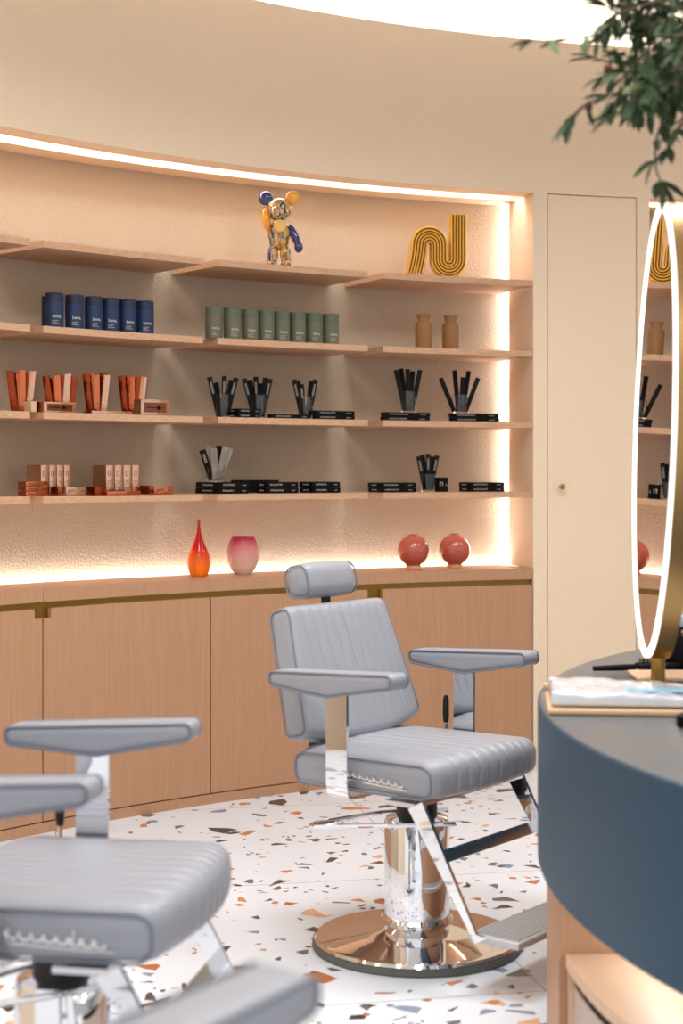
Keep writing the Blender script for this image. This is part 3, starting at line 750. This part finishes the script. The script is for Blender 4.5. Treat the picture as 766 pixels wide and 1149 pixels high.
def ello(b, c, r, n=20, M=None):
    vs = []; fs = []
    for i in range(n + 1):
        a = pi * i / n
        for j in range(2 * n):
            q = pi * j / n; v = Vector((r[0] * sin(a) * cos(q), r[1] * sin(a) * sin(q), r[2] * cos(a)))
            if M: v = M @ v
            vs.append(v + Vector(c))
    for i in range(n):
        for j in range(2 * n):
            k = (j + 1) % (2 * n); fs.append((i * 2 * n + j, (i + 1) * 2 * n + j, (i + 1) * 2 * n + k, i * 2 * n + k))
    b.add(vs, fs); return b
def RY(a): return Matrix.Rotation(A(a), 3, 'Y')
b = MB(); ello(b, (0, 0, .15), (.05, .04, .062)); ello(b, (0, .0, .115), (.045, .036, .04))
for s in (-1, 1): ello(b, (s * .029, 0, .055), (.025, .026, .058), 14, RY(-s * 6)); ello(b, (s * .033, -.014, .014), (.024, .034, .016), 12)
b.build('body', sk, bear, smooth=180)
b = MB(); ello(b, (0, 0, .258), (.056, .047, .05)); ello(b, (0, -.02, .237), (.046, .04, .036)); b.build('head', sk, bear, smooth=180)
for s, m in ((-1, navg), (1, org)):
    b = MB(); ello(b, (s * .06, .004, .308), (.032, .014, .032), 14); e = b.build('ear', m, bear, smooth=180); e['label'] = 'round blue ear' if s < 0 else 'round orange ear'
b = MB(); ello(b, (-.052, -.035, .208), (.02, .02, .05), 16, RY(-8)); e = b.build('arm', org, bear, smooth=180); e['label'] = 'raised orange arm'
b = MB(); ello(b, (.072, -.005, .135), (.019, .019, .06), 16, RY(-22)); ello(b, (.088, -.006, .09), (.02, .02, .026), 12); e = b.build('arm', navg, bear, smooth=180); e['label'] = 'hanging navy arm'
b = MB(); b.lathe([(0, 0), (.028, 0), (.029, .002), (.029, .006), (.026, .008), (.024, .0065), (0, .0065)], n=32); b.xf(Matrix.Translation((.01, -.043, .178)) @ Matrix.Rotation(pi / 2, 4, 'X'))
md = b.build('medallion', mat('pale_gold', rgb(222, 176, 108), .3, .8), bear)
bear.scale = (.96, .96, .96)

# vases on the counter
def gradglass(name, c0, c1, z0, z1, rough, trans):
    m = mat(name, c0, rough, trans=trans, ior=1.3, coat=.4); nt = m.node_tree; b_ = nt.nodes['Principled BSDF']
    tc = nt.nodes.new('ShaderNodeTexCoord'); sx = nt.nodes.new('ShaderNodeSeparateXYZ'); mr_ = nt.nodes.new('ShaderNodeMapRange')
    mr_.inputs['From Min'].default_value = z0; mr_.inputs['From Max'].default_value = z1
    r = nt.nodes.new('ShaderNodeValToRGB'); r.color_ramp.elements[0].color = c0; r.color_ramp.elements[1].color = c1
    nt.links.new(tc.outputs['Object'], sx.inputs[0]); nt.links.new(sx.outputs['Z'], mr_.inputs['Value']); nt.links.new(mr_.outputs['Result'], r.inputs['Fac']); nt.links.new(r.outputs['Color'], b_.inputs['Base Color'])
    return m
tg = gradglass('red_amber_glass', rgb(255, 150, 30), rgb(214, 16, 32), .01, .12, .05, .55)
b = MB(); pr = [(0, 0), (.03, 0), (.036, .006), (.045, .025), (.049, .05), (.046, .08), (.036, .108), (.024, .135), (.015, .16), (.009, .185), (.006, .21), (.005, .232), (.004, .237), (0, .238)]
b.lathe(pr, n=40); o = b.build('teardrop_vase', tg, None, (*at(223, R + .2), ZK), smooth=60); tag(o, 'teardrop glass vase, red neck fading to orange, on the counter', 'vase')
pg = gradglass('pink_clear_glass', rgb(255, 226, 208), rgb(204, 44, 88), .03, .15, .3, .3)
b = MB(); pr = [(0, 0), (.032, 0), (.036, .004), (.05, .02), (.064, .05), (.069, .08), (.067, .108), (.058, .138), (.048, .158), (.05, .162), (.045, .162), (.054, .138), (.062, .108), (.064, .08), (.06, .052), (.046, .024), (.03, .012), (0, .01)]
b.lathe(pr, n=48); o = b.build('rounded_vase', pg, None, (*at(272.5, R + .2), ZK), smooth=60); tag(o, 'rounded open glass vase fading from raspberry to clear pink', 'vase')
vase_m = mat('coral_glaze', rgb(190, 92, 76), .22, coat=.6, tint=.25, tscale=14)
def sph():
    root = empty('spherical_vase', (0, 0, 0)); r = .071
    pr = [(0, .014), (.03, .014)] + [(r * sin(A(d)), .083 - r * cos(A(d))) for d in range(28, 165, 8)] + [(.018, .152), (.02, .155), (.013, .155), (.011, .148), (0, .145)]
    b = MB(); b.lathe(pr, n=48); b.build('body', vase_m, root, smooth=60)
    b = MB(); b.lathe([(0, 0), (.034, 0), (.036, .003), (.033, .016), (0, .016)], n=40); b.build('foot', mat('tan_foot', rgb(206, 150, 104), .5), root); return root
row(sph(), [463.5, 510], R + .17, ZK, lambda i: ['coral red ball vase on a tan foot, left of two', 'coral red ball vase on a tan foot, right of two'][i], 'vase', 'coral ball vases on the counter')

# ---- cartons: corner px, left px, right px
def solve_len(P, D, target):
    lo, hi = 0, .6
    f0 = px_of(P[0], P[1])
    for _ in range(40):
        m = (lo + hi) / 2; x = px_of(P[0] + D[0] * m, P[1] + D[1] * m)
        if (x - target) * (f0 - target) > 0: lo = m
        else: hi = m
    return (lo + hi) / 2
def carton(pl, pc, pr, r, z, h, m, label, cat='box', grp=None, marks=True, name='carton', turn=0, dmin=.03, mark_m=None):
    P = at(pc, r); a = ang(pc, r) + turn
    Tn = (cos(a), -sin(a)); O = (sin(a), cos(a))
    wd = solve_len(P, Tn, pr); dp = max(dmin, min(.24, solve_len(P, O, pl))) if pl is not None and pl < pc - .5 else dmin
    # keep the box on the shelf
    root = empty(name, (P[0], P[1], z), -a, label, cat, grp)
    b = MB(); b.rbox((wd, dp, h - .0006), .0012, (1, 1, 1), None, (wd / 2, dp / 2, h / 2)); b.build('body', m, root)
    if marks:
        q = MB(); rr = random.Random(int(pc * 7)); x = wd * .16; sz = h * .28
        def glyphs(x0, x1, hh, fn):
            x = x0
            while x < x1:
                g = hh * rr.uniform(.35, .6)
                k = rr.choice((0, 1, 2))
                fn(x, .0, g * .35, hh)
                if k: fn(x + g * .35, hh * .75 if k == 1 else 0, g * .4, hh * .25)
                x += g * 1.15
        def ff(x, z0, w_, hh): q.box((x + w_ / 2, -.0003, h * .4 + z0 + hh / 2), (w_, .0006, hh))
        def fs_(x, z0, w_, hh): q.box((-.0003, x + w_ / 2, h * .4 + z0 + hh / 2), (.0006, w_, hh))
        glyphs(wd * .12, wd * .5, sz, ff); glyphs(wd * .78, wd * .9, sz * .6, ff)
        if dp > .06: glyphs(dp * .3, dp * .7, sz * .8, fs_)
        q.build('printed_marks', mark_m or print_w, root, smooth=0)
    return root
G3 = 'black cartons on the third shelf'; G4 = 'black cartons on the lowest shelf'
HB = .0195
def stack(pl, pc, pr, row_, n, desc, r=R + .05, h=HB, turns=(0, 0, 0)):
    for k in range(n):
        pos = '' if n == 1 else (['bottom one of the ', 'top one of the '][k] if n == 2 else ['bottom one of the ', 'middle one of the ', 'top one of the '][k])
        dx = random.uniform(-.7, .7) if k else 0
        carton(pl + dx, pc + dx, pr + dx, r, ST[row_] + k * h, h, black_box, f'flat black carton, {pos}{desc}', 'box', G3 if row_ == 2 else G4)
stack(250, 267, 292, 2, 2, 'pair by the first black stick tumblers')
stack(303, 304, 348, 2, 1, 'lying alone between two stick tumblers')
stack(353, 354, 398, 2, 2, 'pair right of the V-spread sticks')
stack(427, 430, 482, 2, 2, 'pair under the upright black sticks', R + .07)
stack(504, 507, 560, 2, 2, 'pair under the fanned black sticks', R + .07)
HB4 = .024
stack(219, 246, 279, 3, 2, 'pair under the clear-wrapped sticks', R + .04, HB4)
stack(288, 299, 335, 3, 2, 'pair in the middle of the lowest shelf', R + .04, HB4)
stack(336, 351, 382, 3, 2, 'pair third from left on lowest shelf', R + .04, HB4)
stack(413, 427, 467, 3, 2, 'pair left of the lowest right tumbler', R + .04, HB4 * .9)
stack(515, 527, 566, 3, 2, 'pair at far right, lowest shelf', R + .06, HB4 * .9)
carton(268, 272, 313, R + .24, ST[3], .055, black_box, 'larger plain black carton lying behind the carton pairs', 'box', G4, False, dmin=.1)
carton(490.5, 492, 502.5, R + .1, ST[3], .066, black_box, 'small upright black carton beside a stick tumbler', 'box', G4, True, dmin=.035)
# copper goods
GC3 = 'copper boxes on the third shelf'; GC4 = 'copper boxes on the lowest shelf'
pinkp = mat('dark_print', rgb(70, 40, 34), .5)
def upright(pl, p0, ws, r, desc):
    p = p0
    for i, w_ in enumerate(ws):
        c = carton(pl if i == 0 else None, p, p + w_ - .6, r, ST[3], .118, rosegold if i else rosegold, f'upright shiny rose gold box, {ORD[i]} in the {desc} row of four', 'box', GC4, False, dmin=.095 if i else .095)
        q = MB(); wd = .026
        n = 12; ring = [(wd * .55 + .006 * cos(2 * pi * k / n), -.0006, .085 + .011 * sin(2 * pi * k / n)) for k in range(n)]
        q.tube(ring, .0009, 5, True); q.box((wd * .55, -.0005, .055), (.014, .0006, .0015)); q.box((wd * .55, -.0005, .05), (.01, .0006, .0012)); q.build('printed_marks', pinkp, c, smooth=0)
        p += w_
upright(36, 46, (9.5, 8.5, 8, 8), R + .12, 'left')
upright(110, 119, (9.8, 9.8, 9.8, 9), R + .12, 'right')
for k in range(3): carton(20, 29, 52 + k, R + .05, ST[3] + k * .0185, .018, copper, f'flat copper box, {["bottom","middle","top"][k]} of the stack of three', 'box', GC4, True, mark_m=pinkp)
carton(65, 74, 96, R + .04, ST[3], .034, rosegold, 'flat pinkish copper box between the two upright box rows', 'box', GC4, True, mark_m=pinkp)
carton(97, 106, 118, R + .05, ST[3], .034, copper_d, 'deep copper box left of the long thin copper box', 'box', GC4, False)
carton(117, 120, 158, R + .03, ST[3], .015, copper, 'long thin bright copper box lying in front', 'box', GC4, False, dmin=.06)
carton(160, 168, 169.5, R + .1, ST[3], .036, copper_d, 'dark red copper box end behind the thin copper box', 'box', GC4, False, dmin=.08)
carton(171, 173, 194, R + .05, ST[3], .034, copper, 'rightmost flat copper box on the left lowest shelf', 'box', GC4, True, dmin=.08, mark_m=pinkp)
def window_box(pl, pc, pr, r, z, h, label):
    c = carton(pl, pc, pr, r, z, h, rosegold, label, 'box', GC3, False)
    P = at(pc, r); wd = solve_len(P, (cos(ang(pc, r)), -sin(ang(pc, r))), pr)
    q = MB(); q.box((wd / 2, -.0005, h / 2), (wd * .78, .001, h * .62)); q.build('window', mat('dark_window', rgb(120, 66, 44), .15, .6), c)
    q = MB(); q.tube([(wd * .2, -.0025, h * .5), (wd * .8, -.0025, h * .5)], .0014, 6); q.box((wd * .62, -.002, h * .5), (.012, .002, h * .3)); q.build('comb', black, c)
    return c
window_box(39, 49, 85, R + .05, ST[2], .042, 'long rose gold window box between the first two copper bundles')
window_box(150, 158, 190, R + .04, ST[2], .064, 'rose gold window box at the right end of the copper goods')
carton(27, 35, 41, R + .03, ST[2], .04, tan_m, 'small ribbed tan box in front of the leftmost copper bundle', 'box', GC3, False)
carton(101, 103, 149, R + .03, ST[2], .013, rosegold, 'long thin grey-pink box lying before the third copper bundle', 'box', GC3, False, dmin=.06)

# ---- tumblers and sticks
def tumbler(px, r, z, label, rad=.034, h=.1, grp='glass tumblers holding sticks'):
    x, y = at(px, r)
    b = MB(); b.lathe([(0, 0), (rad * .88, 0), (rad * .9, .003), (rad, h), (rad - .002, h), (rad * .86, .008), (0, .008)], n=36)
    o = b.build('tumbler', glass, None, (x, y, z), smooth=60); tag(o, label, 'tumbler', grp); return (x, y, z)
def sticks(base, tops, L_, wd, thk, mats, desc, name, cat, grp, sleeve=None, spread=.3, dsc_=1, zr=.25):
    x, y, z = base; u = y / F
    order = sorted(range(len(tops)), key=lambda i: tops[i][0])
    for i, q in enumerate(tops):
        dx, dz = q[0] * u, q[1] * u * (1.08 if spread > .5 else 1)          # top offset in metres from tumbler base centre
        k = order.index(i); dep = (.012 if k % 2 else -.012) * dsc_
        bx = dx * spread; p0 = Vector((bx, dep * .5, .01)); p1 = Vector((dx, dep, dz)); d_ = (p1 - p0).normalized()
        side = Vector((0, 1, 0)).cross(d_).normalized(); n_ = d_.cross(side)
        M = Matrix((side.to_4d() * 1, n_.to_4d(), d_.to_4d(), (0, 0, 0, 1))).transposed()
        for c in range(3): M[3][c] = 0
        Ln = (p1 - p0).length
        root = empty(name, (x + p0.x, y + p0.y, z + p0.z), 0, f'{desc[0]}, {ORD[k]} {desc[1]}', cat, grp)
        M = Matrix.Translation((0, 0, 0)) @ M @ Matrix.Rotation(random.uniform(-zr, zr), 4, 'Z')
        b = MB(); b.rbox((wd, thk, Ln), .002, (1, 1, 1), None, (0, 0, Ln / 2)); b.xf(M); b.build('body', mats[i % len(mats)], root)
        if sleeve and i % 2 == 0:
            b = MB(); b.box((0, -thk / 2 - .0004, Ln * .72), (wd * .4, .0008, Ln * .3)); b.xf(M); b.build('printed_marks', sleeve, root, smooth=0)
GT = ('flat black packaged comb', )
greyp = mat('grey_print', rgb(120, 112, 102), .6)
def blackset(px, r, z, tops, where, tlabel, rad=.034, h=.1, sl=greyp, dsc='flat black stick'):
    base = tumbler(px, r, z, tlabel, rad, h)
    sticks(base, tops, 0, .021, .009, [black, black_box], (dsc, where), 'packaged_stick', 'stick', 'black sticks ' + where, sl)
z3 = ST[2]; z4 = ST[3]
blackset(250, R + .12, z3, [(-15, 46), (-8, 40), (2, 47), (9, 43), (15, 45)], 'in the tumbler left of the first black carton pair', 'glass tumbler of black sticks at the left end of the middle third shelf')
blackset(290, R + .12, z3, [(-16, 45), (-10, 44), (-3, 47), (8, 46), (13, 45), (3, 40)], 'in the tumbler behind the first black carton pair', 'glass tumbler of black sticks behind the first black carton pair')
blackset(343, R + .12, z3, [(-13, 45), (-9, 44), (-5, 40), (6, 44), (11, 45)], 'in the tumbler whose sticks spread in a V', 'glass tumbler of black sticks spread in a V')
blackset(458, R + .14, z3 + 2 * HB, [(-14, 48), (-8, 50), (-1, 49), (5, 47), (13, 48)], 'in the upright bunch on two cartons', 'glass tumbler with thick upright sticks, standing on two black cartons', .036, .095, None)
blackset(516, R + .14, z3 + 2 * HB, [(-22, 40), (-6, 49), (3, 41), (10, 48), (20, 40)], 'in the fanned bunch near the bright corner', 'glass tumbler with widely fanned sticks near the bright corner', .036, .085, None)
blackset(480, R + .12, z4, [(-11, 40), (-6, 42), (0, 43), (5, 40), (10, 41)], 'in the tumbler on the right-hand lowest shelf', 'glass tumbler of black sticks on the right-hand lowest shelf', .036, .08)
clearw = mat('clear_wrapper', rgb(150, 136, 118), .15, alpha=.75, coat=.5)
base = tumbler(242, R + .13, z4 + 2 * HB4, 'glass tumbler of clear-wrapped sticks standing on two black cartons', .04, .06)
sticks(base, [(-15, 36), (-8, 42), (-2, 38), (4, 40), (11, 39), (16, 38)], 0, .026, .01, [black_box, clearw, clearw], ('clear-wrapped dark stick', 'in the tumbler on the lowest shelf'), 'packaged_stick', 'stick', 'clear-wrapped sticks on the lowest shelf', greyp)
b = MB(); b.rbox((.007, .007, .075), .002, (1, 1, 1), None, (0, 0, .0375)); o = b.build('white_stick', print_w, None, (*at(490.4, R + .14), z4)); tag(o, 'thin white stick standing beside the small upright black carton', 'stick')
cdesc = ['leftmost copper bundle', 'second copper bundle', 'third copper bundle', 'rightmost copper bundle']
cop = [([(-13, 46), (-6, 45), (1, 47), (7, 44), (13, 46)]), ([(-16, 42), (-9, 40), (-3, 43), (3, 42), (9, 44), (15, 41)]), ([(-12, 45), (-6, 46), (0, 44), (6, 46), (12, 44)]), ([(-13, 44), (-7, 45), (-1, 43), (6, 45), (13, 43)])]
for (px, tops), nm in zip(zip((25, 68, 109, 149.5), cop), cdesc):
    base = (*at(px, R + .13), z3 - .0095)
    sticks(base, tops, 0, .026, .016, [copper_d, copper, copper, copper_d, rosegold], ('shiny copper foil stick', f'of the {nm}'), 'foil_stick', 'stick', f'copper sticks in the {nm}', None, .62, 1.2, .15)

# ------------------------------------------------------------------ light
def area(name, loc, size, power, col=(1, .93, .85), rot=(0, 0, 0)):
    l = bpy.data.lights.new(name, 'AREA'); l.shape = 'DISK'; l.size = size; l.energy = power; l.color = col
    o = bpy.data.objects.new(name, l); COL.objects.link(o); o.location = loc; o.rotation_euler = rot; return o
for i, (x, y, p) in enumerate([(-.3, 4.2, 30), (1.0, 4.9, 32), (.2, 2.4, 24), (2.6, 5.6, 13), (-.9, 2.6, 12), (1.5, 1.2, 20)]):
    area('ceiling_fill', (x, y, ZC - .04), .8, p, (1, 1, 1)).data.spread = A(150)  # unseen fill lamps added overhead, the fourth to brighten the door wall
wd_ = bpy.data.worlds.new('World'); S.world = wd_; wd_.use_nodes = True
wd_.node_tree.nodes['Background'].inputs[0].default_value = (.98, .99, 1, 1); wd_.node_tree.nodes['Background'].inputs[1].default_value = 1.0

# ------------------------------------------------------------------ camera
cam = bpy.data.cameras.new('Camera'); co = bpy.data.objects.new('Camera', cam); COL.objects.link(co); S.camera = co
co.location = (0, 0, H); co.rotation_euler = (pi / 2, 0, 0)
cam.sensor_fit = 'VERTICAL'; cam.sensor_height = 36; cam.lens = F / 1149 * 36
cam.shift_y = -(574.5 - YH) / 1149
cam.clip_start = .05
cam.dof.use_dof = True; cam.dof.focus_distance = 5.6; cam.dof.aperture_fstop = 2.8
S.view_settings.view_transform = 'Standard'; S.view_settings.look = 'None'; S.view_settings.gamma = 1; S.view_settings.use_curve_mapping = False
S.view_settings.exposure = .1
S.cycles.use_denoising = True
S.cycles.max_bounces = 10; S.cycles.diffuse_bounces = 5; S.cycles.glossy_bounces = 5; S.cycles.transmission_bounces = 8
S.cycles.sample_clamp_indirect = 6; S.cycles.blur_glossy = .5
